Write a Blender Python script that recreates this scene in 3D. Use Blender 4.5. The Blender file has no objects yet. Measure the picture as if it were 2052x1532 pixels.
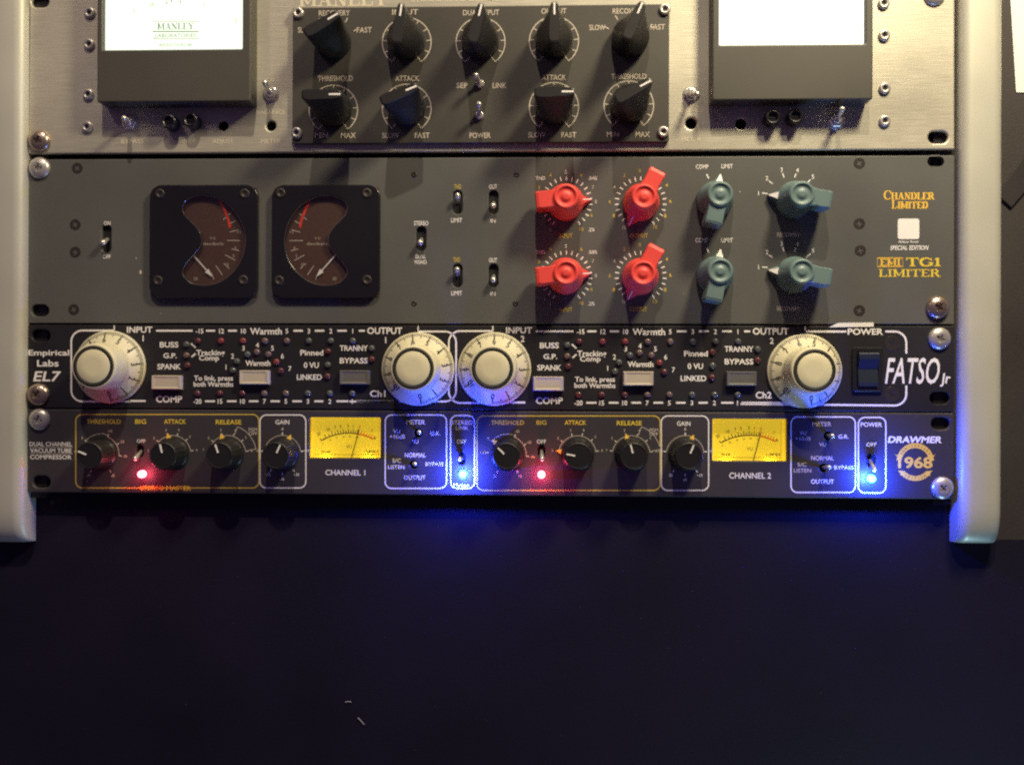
import bpy, bmesh, math, random
from math import sin, cos, pi, radians
from mathutils import Matrix, Vector, Euler
random.seed(7)
S = 0.001                                   # everything below is written in millimetres
scn = bpy.context.scene
C = scn.collection

# ------------------------------------------------------------------ camera
# rack coordinates: u to the right, v up, w out of the panels towards the viewer (mm); world = (u, -w, v)
CAM = (32.361, 13.327, 505.576); CR = (0.0024723, 0.0340198, 0.0032808); F = 1954.0
R3 = (Matrix.Rotation(CR[0], 3, 'X') @ Matrix.Rotation(CR[1], 3, 'Y') @ Matrix.Rotation(CR[2], 3, 'Z'))
T3 = Matrix(((1, 0, 0), (0, 0, -1), (0, 1, 0)))
cd = bpy.data.cameras.new('camera'); cam = bpy.data.objects.new('camera', cd); C.objects.link(cam)
cd.sensor_width = 36; cd.lens = 36 * F / 2052; cd.clip_start = 0.01; cd.clip_end = 20
M = (T3 @ R3).to_4x4(); M.translation = Vector((CAM[0], -CAM[2], CAM[1])) * S
cam.matrix_world = M; scn.camera = cam

# ------------------------------------------------------------------ world and lamps
w_ = bpy.data.worlds.new('World'); scn.world = w_; w_.use_nodes = True
bg = w_.node_tree.nodes['Background']; bg.inputs[0].default_value = (0.30, 0.20, 0.46, 1); bg.inputs[1].default_value = 0.16
scn.view_settings.view_transform = 'Standard'; scn.view_settings.look = 'None'
scn.view_settings.exposure = 0; scn.view_settings.gamma = 1

def lamp(name, u, v, w, power, col, radius):
    l = bpy.data.lights.new(name, 'POINT'); l.energy = power; l.color = col; l.shadow_soft_size = radius * S
    o = bpy.data.objects.new(name, l); C.objects.link(o); o.location = (u * S, -w * S, v * S); return o
lamp('ceiling_spot', 15, 1450, 960, 58, (1.0, 0.84, 0.64), 18)
lamp('right_spot', 285, 480, 280, 12.0, (1.0, 0.86, 0.56), 46)
lamp('left_spot', -400, 560, 480, 1.0, (1.0, 0.78, 0.64), 45)
lamp('screen_glow', 300, -420, 45, 2.1, (0.45, 0.80, 1.0), 30)
scn.cycles.filter_width = 2.2; scn.cycles.use_denoising = False; scn.cycles.adaptive_threshold = 0.01

# ------------------------------------------------------------------ picture -> panel plane
def at(px, py, w=0.0):
    d = R3 @ Vector(((px - 1026) / F, (766 - py) / F, -1.0))
    t = (CAM[2] - w) / -d.z
    return (CAM[0] + d.x * t, CAM[1] + d.y * t)
def k(px, py):                              # panel millimetres per pixel of the photograph there
    return (at(px + 5, py)[0] - at(px - 5, py)[0]) / 10

# ------------------------------------------------------------------ materials
def mat(name, col, rough=0.5, metal=0.0, var=0.12, scale=900, bump=0.0, stretch=(1, 1, 1), spec=0.5, coat=0.0, emit=None, es=1.0, spk=0.0):
    m = bpy.data.materials.new(name); m.use_nodes = True
    N = m.node_tree.nodes; L = m.node_tree.links; b = N['Principled BSDF']
    b.inputs['Base Color'].default_value = (*col, 1); b.inputs['Roughness'].default_value = rough
    b.inputs['Metallic'].default_value = metal; b.inputs['Specular IOR Level'].default_value = spec
    b.inputs['Coat Weight'].default_value = coat
    tc = N.new('ShaderNodeTexCoord'); mp = N.new('ShaderNodeMapping'); mp.inputs['Scale'].default_value = stretch
    L.new(tc.outputs['Object'], mp.inputs[0])
    n1 = N.new('ShaderNodeTexNoise'); n1.inputs['Scale'].default_value = scale; n1.inputs['Detail'].default_value = 5
    n2 = N.new('ShaderNodeTexNoise'); n2.inputs['Scale'].default_value = 14; n2.inputs['Detail'].default_value = 4
    L.new(mp.outputs[0], n1.inputs[0]); L.new(tc.outputs['Object'], n2.inputs[0])
    add = N.new('ShaderNodeMath'); add.operation = 'ADD'; L.new(n1.outputs[0], add.inputs[0]); L.new(n2.outputs[0], add.inputs[1])
    r = N.new('ShaderNodeMapRange'); r.inputs[1].default_value = 0.65; r.inputs[2].default_value = 1.35
    r.inputs[3].default_value = 1 - var; r.inputs[4].default_value = 1 + var; L.new(add.outputs[0], r.inputs[0])
    mx = N.new('ShaderNodeMix'); mx.data_type = 'RGBA'; mx.blend_type = 'MULTIPLY'; mx.inputs[0].default_value = 1
    mx.inputs[6].default_value = (*col, 1); L.new(r.outputs[0], mx.inputs[7]); L.new(mx.outputs[2], b.inputs['Base Color'])
    r2 = N.new('ShaderNodeMapRange'); r2.inputs[1].default_value = 0.3; r2.inputs[2].default_value = 0.7
    r2.inputs[3].default_value = max(0.05, rough - 0.07); r2.inputs[4].default_value = min(1, rough + 0.09)
    L.new(n2.outputs[0], r2.inputs[0]); L.new(r2.outputs[0], b.inputs['Roughness'])
    if bump:
        bp = N.new('ShaderNodeBump'); bp.inputs['Strength'].default_value = bump; bp.inputs['Distance'].default_value = 0.0002
        L.new(n1.outputs[0], bp.inputs['Height']); L.new(bp.outputs[0], b.inputs['Normal'])
    if emit:
        b.inputs['Emission Color'].default_value = (*emit, 1); b.inputs['Emission Strength'].default_value = es
    return m
def glassmat():
    m = bpy.data.materials.new('meter glass'); m.use_nodes = True; N = m.node_tree.nodes; L = m.node_tree.links
    for n in list(N): N.remove(n)
    o = N.new('ShaderNodeOutputMaterial'); t = N.new('ShaderNodeBsdfTransparent'); g = N.new('ShaderNodeBsdfGlossy'); g.inputs['Roughness'].default_value = 0.12
    mx = N.new('ShaderNodeMixShader'); f = N.new('ShaderNodeMapRange'); lw = N.new('ShaderNodeLayerWeight'); lw.inputs[0].default_value = 0.3; f.inputs[3].default_value = 0.035; f.inputs[4].default_value = 0.5; L.new(lw.outputs['Facing'], f.inputs[0])
    L.new(f.outputs[0], mx.inputs[0]); L.new(t.outputs[0], mx.inputs[1]); L.new(g.outputs[0], mx.inputs[2]); L.new(mx.outputs[0], o.inputs[0])
    return m
MT = dict(
    alu=mat('brushed aluminium', (0.53, 0.505, 0.415), 0.42, 0.5, 0.24, 70, 0.3, (1, 4, 34)),
    blackplate=mat('black anodised plate', (0.060, 0.056, 0.048), 0.42, 0.0, 0.16, 600, 0.12, (1, 1, 6)),
    grey=mat('grey hammered paint', (0.098, 0.099, 0.093), 0.5, 0.0, 0.16, 1400, 0.15),
    black=mat('black panel paint', (0.017, 0.0155, 0.018), 0.42, 0.0, 0.25, 1500, 0.1),
    char=mat('charcoal panel paint', (0.046, 0.041, 0.047), 0.42, 0.0, 0.2, 1500, 0.12),
    blackplastic=mat('black plastic', (0.013, 0.012, 0.013), 0.36, 0.0, 0.15, 900, 0.05),
    case=mat('black meter case', (0.066, 0.062, 0.052), 0.45, 0.0, 0.12, 1300, 0.08),
    gloss=mat('glossy black bezel', (0.011, 0.010, 0.013), 0.25, 0.0, 0.12, 900),
    hole=mat('dark hole', (0.006, 0.006, 0.007), 0.7),
    chrome=mat('nickel plate', (0.8, 0.77, 0.70), 0.22, 0.75, 0.08, 500),
    bronze=mat('darkened steel', (0.42, 0.33, 0.27), 0.28, 0.85, 0.15, 500),
    steel=mat('worn screw steel', (0.56, 0.53, 0.49), 0.34, 0.65, 0.15, 700, 0.1),
    darkscrew=mat('blackened screw', (0.03, 0.024, 0.022), 0.4, 0.0, 0.15, 500),
    white=mat('white print', (0.93, 0.9, 0.87), 0.6, 0, 0.1, 2500),
    pale=mat('pale print', (0.60, 0.53, 0.44), 0.6, 0, 0.15, 2500),
    paleonalu=mat('pale engraving', (0.72, 0.66, 0.5), 0.6, 0, 0.1, 2500),
    yellow=mat('yellow print', (0.85, 0.63, 0.05), 0.6, 0, 0.1, 2500),
    dyellow=mat('mustard print', (0.62, 0.45, 0.07), 0.6, 0, 0.12, 2500),
    gold=mat('gold print', (0.92, 0.58, 0.07), 0.5, 0.1, 0.1, 2500),
    mark=mat('dark dial marks', (0.02, 0.02, 0.017), 0.6),
    red=mat('red knob plastic', (0.84, 0.072, 0.058), 0.42, 0, 0.05, 700, 0.03),
    teal=mat('teal knob plastic', (0.145, 0.220, 0.218), 0.33, 0, 0.08, 700, 0.03),
    cream=mat('cream knob plastic', (0.74, 0.69, 0.47), 0.42, 0, 0.06, 500, 0.03),
    creamb=mat('cream button', (0.55, 0.48, 0.39), 0.45, 0, 0.06, 700),
    greyb=mat('grey button', (0.13, 0.125, 0.115), 0.45, 0, 0.1, 700),
    rail=mat('silver white rail paint', (0.58, 0.575, 0.49), 0.42, 0.25, 0.09, 1500, 0.12, (1, 1, 1)),
    felt=mat('black felt board', (0.0058, 0.0040, 0.0170), 0.75, 0, 0.45, 1100, 0.8, spec=0.25),
    side=mat('lit backdrop board', (0.036, 0.030, 0.028), 0.6, 0, 0.3, 1100, 0.5),  # backdrop beside the right rail, its stronger light put into a paler colour
    paper=mat('white paper', (0.86, 0.84, 0.79), 0.7, 0, 0.03, 300),
    tape=mat('black cloth tape', (0.022, 0.017, 0.018), 0.55, 0, 0.2, 900, 0.3),
    lint=mat('pale lint', (0.5, 0.44, 0.38), 0.9),
    dialbrown=mat('brown dial face', (0.085, 0.038, 0.019), 0.6, 0, 0.2, 500),
    dred=mat('red dial arc', (0.9, 0.06, 0.02), 0.5),
    vu=mat('backlit yellow dial', (0.7, 0.5, 0.02), 0.6, 0, 0.05, 700, emit=(1.0, 0.72, 0.03), es=0.56),
    vwall=mat('yellow meter inside', (0.7, 0.52, 0.03), 0.6, emit=(1.0, 0.6, 0.01), es=0.30),
    vured=mat('red scale print', (0.75, 0.12, 0.02), 0.6, emit=(0.8, 0.1, 0.0), es=0.25),
    mface=mat('backlit white dial', (0.5, 0.55, 0.45), 0.6, emit=(0.86, 1.0, 0.82), es=1.15),
    mface2=mat('backlit white dial bright', (0.5, 0.55, 0.45), 0.6, emit=(1.0, 1.0, 0.88), es=1.7),
    mprint=mat('grey green dial print', (0.12, 0.16, 0.1), 0.7, emit=(0.26, 0.34, 0.22), es=0.6),
    ledred=mat('lit red lamp', (0.8, 0.1, 0.1), 0.3, emit=(1.0, 0.10, 0.14), es=14),
    ledblue=mat('lit blue lamp', (0.1, 0.2, 0.9), 0.3, emit=(0.03, 0.30, 1.0), es=26),
    ledoff_r=mat('unlit red lamp', (0.10, 0.026, 0.030), 0.3, 0, 0.1, 500, coat=0.4),
    ledoff_rr=mat('faint red lamp', (0.21, 0.040, 0.036), 0.3, 0, 0.1, 500, coat=0.4),
    ledoff_g=mat('unlit clear lamp', (0.085, 0.095, 0.10), 0.3, 0, 0.1, 500, coat=0.4),
    ledoff_p=mat('unlit pink lamp', (0.15, 0.10, 0.095), 0.3, 0, 0.1, 500, coat=0.4),
    rockerlit=mat('blue black rocker', (0.022, 0.030, 0.050), 0.2, 0, 0.1, 500, coat=0.5),
    glass=glassmat(),
)

# ------------------------------------------------------------------ mesh builder (mm; u, v, w)
_glyph = {}
class MB:
    def __init__(s): s.v = []; s.f = []; s.smooth = []
    def add(s, vs, fs, smooth=False):
        b = len(s.v); s.v += [tuple(p) for p in vs]; s.f += [tuple(i + b for i in f) for f in fs]; s.smooth += [smooth] * len(fs); return s
    def lathe(s, prof, n=40, u=0, v=0, smooth=True, mod=None, cap=True):
        vs = []
        for (r, w) in prof:
            for i in range(n):
                a = 2 * pi * i / n; rr = r * (mod(a, w) if mod else 1)
                vs.append((u + rr * cos(a), v + rr * sin(a), w))
        fs = [(j * n + i, j * n + (i + 1) % n, (j + 1) * n + (i + 1) % n, (j + 1) * n + i) for j in range(len(prof) - 1) for i in range(n)]
        s.add(vs, fs, smooth)
        if cap:
            b = len(s.v) - n; s.f.append(tuple(range(b, b + n))); s.smooth.append(False)
        return s
    def curve(s, loops, w0, w1, bev=0.0, bres=2):
        """filled outline with holes, extruded from w0 to w1 with rounded edges"""
        c = bpy.data.curves.new('tmp', 'CURVE'); c.dimensions = '2D'; c.fill_mode = 'BOTH' if w1 > w0 else 'FRONT'
        c.extrude = max(0, (w1 - w0) / 2 - bev); c.bevel_depth = bev; c.bevel_resolution = bres; c.offset = -bev
        for lp in loops:
            sp = c.splines.new('POLY'); sp.points.add(len(lp) - 1)
            for i, p in enumerate(lp): sp.points[i].co = (p[0], p[1], 0, 1)
            sp.use_cyclic_u = True
        o = bpy.data.objects.new('tmp', c); me = bpy.data.meshes.new_from_object(o)
        s.add([(p.co[0], p.co[1], p.co[2] + (w0 + w1) / 2) for p in me.vertices], [tuple(q.vertices) for q in me.polygons])
        bpy.data.objects.remove(o); bpy.data.meshes.remove(me); bpy.data.curves.remove(c); return s
    def flat(s, poly, w): return s.add([(p[0], p[1], w) for p in poly], [tuple(range(len(poly)))])
    def line(s, pts, wd, w, closed=False):
        n = len(pts); vs = []
        for i, p in enumerate(pts):
            a = pts[(i - 1) % n] if (closed or i > 0) else p; b = pts[(i + 1) % n] if (closed or i < n - 1) else p
            d = Vector((b[0] - a[0], b[1] - a[1])); d = d.normalized() if d.length else Vector((1, 0)); nx, ny = -d.y, d.x
            ww = w(p) if callable(w) else w
            vs += [(p[0] + nx * wd / 2, p[1] + ny * wd / 2, ww), (p[0] - nx * wd / 2, p[1] - ny * wd / 2, ww)]
        m = n if closed else n - 1
        return s.add(vs, [(2 * i, 2 * i + 1, 2 * ((i + 1) % n) + 1, 2 * ((i + 1) % n)) for i in range(m)])
    def box(s, u0, u1, v0, v1, w0, w1):
        return s.add([(u0, v0, w0), (u1, v0, w0), (u1, v1, w0), (u0, v1, w0), (u0, v0, w1), (u1, v0, w1), (u1, v1, w1), (u0, v1, w1)],
                     [(0, 3, 2, 1), (4, 5, 6, 7), (0, 1, 5, 4), (1, 2, 6, 5), (2, 3, 7, 6), (3, 0, 4, 7)])
    def tube(s, a, b, r0, r1, n=14, ball=True):
        a, b = Vector(a), Vector(b); d = (b - a).normalized(); x = d.orthogonal().normalized(); y = d.cross(x)
        rings = [(a, r0), (b, r1)]
        if ball: rings += [(b + d * r1 * sin(t), r1 * cos(t)) for t in (0.4, 0.8, 1.2, 1.5)]
        vs = [c + x * r * cos(2 * pi * i / n) + y * r * sin(2 * pi * i / n) for c, r in rings for i in range(n)]
        s.add(vs, [(j * n + i, j * n + (i + 1) % n, (j + 1) * n + (i + 1) % n, (j + 1) * n + i) for j in range(len(rings) - 1) for i in range(n)], True)
        b0 = len(s.v) - n; s.f.append(tuple(range(b0, b0 + n))); s.smooth.append(True); return s
    def text(s, t, u, v, h, wd=None, bold=0.0, shear=0.0, rot=0.0, w=0.12, wf=None):
        """t centred on (u, v); h = capital height, wd = total width"""
        key = (t, bold)
        if key not in _glyph:
            c = bpy.data.curves.new('t', 'FONT'); c.body = t; c.size = 1; c.resolution_u = 3; c.offset = bold; c.fill_mode = 'FRONT'
            o = bpy.data.objects.new('t', c); me = bpy.data.meshes.new_from_object(o)
            vs = [(p.co[0], p.co[1]) for p in me.vertices]; fs = [tuple(q.vertices) for q in me.polygons]
            bpy.data.objects.remove(o); bpy.data.meshes.remove(me); bpy.data.curves.remove(c); _glyph[key] = (vs, fs)
        vs, fs = _glyph[key]
        if not vs: return s
        x0 = min(p[0] for p in vs); x1 = max(p[0] for p in vs); sy = h / 0.729
        sx = (wd / (x1 - x0)) if wd else sy * 0.93
        cr, sr = cos(rot), sin(rot); out = []
        for (x, y) in vs:
            Y = (y - 0.365) * sy; X = (x - (x0 + x1) / 2) * sx + shear * Y
            a, b = u + X * cr - Y * sr, v + X * sr + Y * cr
            out.append((a, b, wf(a, b) if wf else w))
        return s.add(out, fs)

def build(name, mb, m, parent=None, loc=(0, 0, 0), rot=0.0, label=None, weld=False):
    me = bpy.data.meshes.new(name)
    me.from_pydata([(x * S, -z * S, y * S) for x, y, z in mb.v], [], mb.f)
    for p, sm in zip(me.polygons, mb.smooth): p.use_smooth = sm
    if weld:
        bm = bmesh.new(); bm.from_mesh(me); bmesh.ops.remove_doubles(bm, verts=bm.verts, dist=2e-6); bm.to_mesh(me); bm.free()
    me.materials.append(m); me.validate()
    return place(name, me, parent, loc, rot, label)
def place(name, me, parent, loc=(0, 0, 0), rot=0.0, label=None):
    """loc in rack mm when the parent is a thing, in the part's own mm when the parent is a part"""
    o = bpy.data.objects.new(name, me); C.objects.link(o)
    l = Vector((loc[0] * S, -loc[2] * S, loc[1] * S))
    if parent is not None:
        o.parent = parent
        if parent.type == 'EMPTY': l -= parent.location
    o.location = l; o.rotation_euler = (0, radians(rot), 0)        # rot = degrees clockwise as seen from the front
    if label: o['label'] = label
    return o
def thing(name, label, cat, u=0, v=0, w=0, group=None):
    o = bpy.data.objects.new(name, None); C.objects.link(o); o.location = (u * S, -w * S, v * S); o.empty_display_size = 0.01
    o['label'] = label; o['category'] = cat
    if group: o['group'] = group
    return o
def copy_part(src, loc, rot=0.0, parent=None, label=None):
    """a part with its sub-parts"""
    par = parent or src.parent
    o = src.copy(); C.objects.link(o); o.parent = par
    o.location = Vector((loc[0] * S, -loc[2] * S, loc[1] * S)) - par.location; o.rotation_euler = (0, radians(rot), 0)
    if label: o['label'] = label
    for ch in list(src.children):
        c = ch.copy(); C.objects.link(c); c.parent = o
    return o
class Kit:
    """first call builds, later calls copy"""
    def __init__(s, make): s.make = make; s.first = None
    def __call__(s, parent, u, v, w=0, rot=0, label=None):
        if s.first is None:
            s.first = s.make(parent, u, v, w, rot)
            if label: s.first['label'] = label
            return s.first
        o = copy_part(s.first, (u, v, w), rot, parent)
        if label: o['label'] = label
        elif 'label' in o: del o['label']
        return o

def arc(cx, cy, r, a0, a1, n=24):           # degrees clockwise from up
    return [(cx + r * sin(radians(a0 + (a1 - a0) * i / n)), cy + r * cos(radians(a0 + (a1 - a0) * i / n))) for i in range(n + 1)]
def circle(cx, cy, r, n=24): return arc(cx, cy, r, 0, 360, n)[:-1]
def rrect(u0, u1, v0, v1, r, n=6):
    P = []
    for cx, cy, a in ((u1 - r, v1 - r, 0), (u1 - r, v0 + r, 90), (u0 + r, v0 + r, 180), (u0 + r, v1 - r, 270)): P += arc(cx, cy, r, a, a + 90, n)
    return P
def stadium(cx, cy, wd, ht): return rrect(cx - wd / 2, cx + wd / 2, cy - ht / 2, cy + ht / 2, min(wd, ht) / 2 - 0.01)
def rpx(x0, y0, x1, y1, r=0, w=0):          # rectangle given by picture corners on the plane at depth w
    a = at(x0, (y0 + y1) / 2, w); b = at(x1, (y0 + y1) / 2, w); c = at((x0 + x1) / 2, y0, w); d = at((x0 + x1) / 2, y1, w)
    return (a[0], b[0], d[1], c[1]) + ((r,) if r else ())

def word(parent, key, t, u, v, h, wd=None, bold=0.012, shear=0.0, rot=0.0, small=None, w=0.12):
    if len(t) > 3 or h > 3 or small is None:
        mb = MB(); mb.text(t, u, v, h, wd, bold, shear, rot, w); return build('lettering', mb, MT[key], parent)
    small.text(t, u, v, h, wd, bold, shear, rot, w)
# ------------------------------------------------------------------ units: panel with holes
U = 44.45
class Unit:
    def __init__(s, name, label, nu, v0, m):
        s.v0 = v0; s.v1 = v0 + nu * U; s.t = thing(name, label, 'rack unit', 0, v0, 0, 'audio units bolted in the rack')
        s.holes = []; s.m = m; s.print = {}; s.todo = []
    def P(s, key):
        return s.print.setdefault(key, MB())
    def txt(s, key, t, x, y, h, wd=None, bold=0.012, shear=0.0, rot=0.0):
        u, v = at(x, y); q = k(x, y); word(s.t, key, t, u, v, h * q, wd * q if wd else None, bold, shear, rot, small=s.P(key))
    def pline(s, key, pts, wd=0.6, closed=False, small=True):
        (s.P(key) if small else s.own(key)).line([at(*p) for p in pts], wd, 0.10, closed)
    def own(s, key, name='printed_line'):
        mb = MB(); s.todo.append((name, key, mb)); return mb
    def finish(s, w1=0.0, bev=0.45, g=0.55, gt=None):
        mb = MB(); mb.curve([rrect(-241.2, 241.2, s.v0 + g * 0.5, s.v1 - (g * 0.5 if gt is None else gt), 0.8, 3)] + s.holes, -3.0, w1, bev)
        s.panel = build('front_panel', mb, s.m, s.t)
        names = {'white': 'white_lettering', 'yellow': 'yellow_lettering', 'dyellow': 'mustard_lettering', 'gold': 'gold_lettering', 'pale': 'pale_lettering', 'paleonalu': 'engraved_lettering', 'mark': 'dark_lettering'}
        for name, key, mb in s.todo: build(name, mb, MT[key], s.t)
        for key, mb in s.print.items(): build(names[key], mb, MT[key], s.t)['kind'] = 'stuff'

# small shared parts ------------------------------------------------------------
def phillips(mb_r, h, m, cross=True, r=5.6):
    def make(parent, u, v, w, rot):
        mb = MB(); R = mb_r
        mb.lathe([(R * 0.55, -3), (R, 0), (R, h * 0.25), (R * 0.93, h * 0.55), (R * 0.75, h * 0.85), (R * 0.45, h)], 32, cap=not cross)
        if cross:
            # cross-shaped recess in the crown
            a, b, d = R * 0.11, R * 0.42, h * 0.55
            n = 32; ring0 = len(mb.v) - n
            cr = [(a, a), (a, b), (-a, b), (-a, a), (-b, a), (-b, -a), (-a, -a), (-a, -b), (a, -b), (a, -a), (b, -a), (b, a)]
            mb.curve([circle(0, 0, R * 0.45, 32), cr], h - 0.02, h - 0.02)
            mb.add([(x, y, h) for x, y in cr] + [(x * 0.6, y * 0.6, h - d) for x, y in cr],
                   [(i, (i + 1) % 12, 12 + (i + 1) % 12, 12 + i) for i in range(12)] + [tuple(range(12, 24))])
        return build('rack_screw', mb, m, parent, (u, v, w), rot)
    return Kit(make)
rack_screw = phillips(5.7, 2.6, MT['steel'])
rack_screw_dark = phillips(5.9, 3.2, MT['bronze'])
def _allen(parent, u, v, w, rot):
    mb = MB(); mb.lathe([(2.95, -1), (2.95, 1.0), (2.7, 1.5), (2.2, 1.75), (1.3, 1.75), (1.2, 0.9)], 24)
    o = build('hex_screw', mb, MT['steel'], parent, (u, v, w), rot)
    s2 = MB(); s2.lathe([(1.2, 0.92), (1.1, 0.95)], 6); build('socket', s2, MT['hole'], o); return o
allen = Kit(_allen)
def _csk(parent, u, v, w, rot):
    mb = MB(); R = 2.9
    cr = [(.35, .35), (.35, 1.4), (-.35, 1.4), (-.35, .35), (-1.4, .35), (-1.4, -.35), (-.35, -.35), (-.35, -1.4), (.35, -1.4), (.35, -.35), (1.4, -.35), (1.4, .35)]
    mb.curve([circle(0, 0, R, 28), cr], -0.1, 0.14, 0.1)
    mb.flat([(x, y) for x, y in cr], -0.4)
    return build('countersunk_screw', mb, MT['darkscrew'], parent, (u, v, w), rot)
csk = Kit(_csk)
def _tiny(parent, u, v, w, rot):
    mb = MB(); mb.lathe([(1.5, -0.3), (1.5, 0.1), (1.1, 0.3), (0.6, 0.32), (0.5, 0.1)], 16); return build('small_screw', mb, MT['darkscrew'], parent, (u, v, w), rot)
tiny = Kit(_tiny)

def toggle(parent, x, y, du, dv, L=13.0, nut=True, label=None):
    u, v = at(x, y); mb = MB(); mb.lathe([(2.1, 0), (2.1, 4.2), (1.8, 4.6), (1.2, 4.4)], 20)
    o = build('toggle_switch', mb, MT['chrome'], parent, (u, v, 0), label=label)
    n = MB(); n.lathe([(3.7, 0), (3.7, 1.5), (3.3, 2.0), (2.1, 2.05)], 6, smooth=False, cap=False); n.lathe([(4.4, -0.05), (4.4, 0.25), (3.3, 0.3)], 24, cap=False); build('nut', n, MT['chrome'], o)
    l = MB(); l.tube((0, 0, 2.5), (du, dv, L), 0.85, 1.45); build('lever', l, MT['chrome'], o); return o

# ------------------------------------------------------------------ unit 1 (top): brushed metal, two lit meters
mu = Unit('stereo_valve_compressor', 'brushed silver rack unit with two lit white meters, topmost in the rack', 3, 3 * U, MT['alu'])
for x, y in ((80, 3), (1880, 275)):
    u, v = at(x, y); mu.holes.append(stadium(u, v, 10 if x > 1000 else 9.5, 6.2))
for x, y, r in ((447, 252, 2.5), (543, 252, 2.6), (1385, 247, 2.9), (1485, 248, 2.7)):
    u, v = at(x, y); mu.holes.append(circle(u, v, r, 24))
mu.finish(0.0, 0.9, 1.8)
u, v = at(80, 283); rack_screw_dark(mu.t, u, v, 0, 20)
u, v = at(1872, -10); rack_screw(mu.t, u, v, 0, 10)
for x, y in ((181, 27), (180, 90), (178, 190), (176, 255), (1770, 8), (1771, 72), (1772, 178), (1772, 243)):
    u, v = at(x, y); allen(mu.t, u, v, 0, random.uniform(0, 60))
# meters
def big_meter(x0, x1, yb, wx0, wx1, wyb, face, left):
    H = 11.5
    u0, u1, v0, v1 = rpx(x0, -330, x1, yb, w=H); q0, q1, r0, r1 = rpx(wx0, -230, wx1, wyb, w=H)
    mb = MB(); mb.curve([rrect(u0, u1, v0, v1, 1.2), rrect(q0, q1, r0, r1, 0.6)], 0.1, H, 0.8)
    o = build('meter', mb, MT['case'], mu.t, label='lit meter with black case on the left' if left else 'blown out white lit meter on the right')
    L = lambda w: w
    def sub(name, mb, m): 
        c = build(name, mb, m, o); return c
    f = MB(); f.flat([(q0, r0), (q1, r0), (q1, r1), (q0, r1)], H - 3.2); sub('dial_face', f, face)
    g = MB(); g.box(q0, q1, r0, r1, H - 1.4, H - 0.9); sub('glass_pane', g, MT['glass'])
    p = MB(); W = H - 3.1
    def T(t, x, y, h, wd=None, b=0.0): 
        uu, vv = at(x, y, W); p.text(t, uu, vv, h * .255, wd * .255 if wd else None, b, w=W)
    if left:
        for t, x, y in (('10', 304, 10), ('6', 334, 5), ('4', 361, 4), ('2', 408, 10), ('0', 472, 41), ('3', 268, 22)): T(t, x, y, 8)
        T('REDUCTION, dB', 352, 90, 6, 66)
        for (a, b, c, d) in ((306, 43, 398, 63), (306, 64, 398, 78)):
            pts = [at(a, b, W), at(c, b, W), at(c, d, W), at(a, d, W)]; p.line(pts, 0.3, W, True)
        serif(p, 'MANLEY', *at(352, 53, W), 13 * .255, 76 * .255, W, 0.8)
        T('LABORATORIES', 352, 71, 8, 84)
    else:
        for t, x, y in (('10', 1560, 12), ('6', 1590, 6), ('4', 1617, 5), ('2', 1664, 12)): T(t, x, y, 7)
        serif(p, 'MANLEY', *at(1588, 45, W), 11 * .255, 60 * .255, W, 0.6)
        p.line(arc(*at(1590, 190, W), 49, -48, 48), 0.3, W)
    sub('dial_print', p, MT['mprint'] if left else MT['mface'])
    nd = MB(); cx, cy = at((wx0 + wx1) / 2, -40, W); nd.line([(cx, cy - 12), (cx - 14, cy + 30)], 0.4, W + 0.8); sub('needle', nd, MT['blackplastic'])

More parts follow.
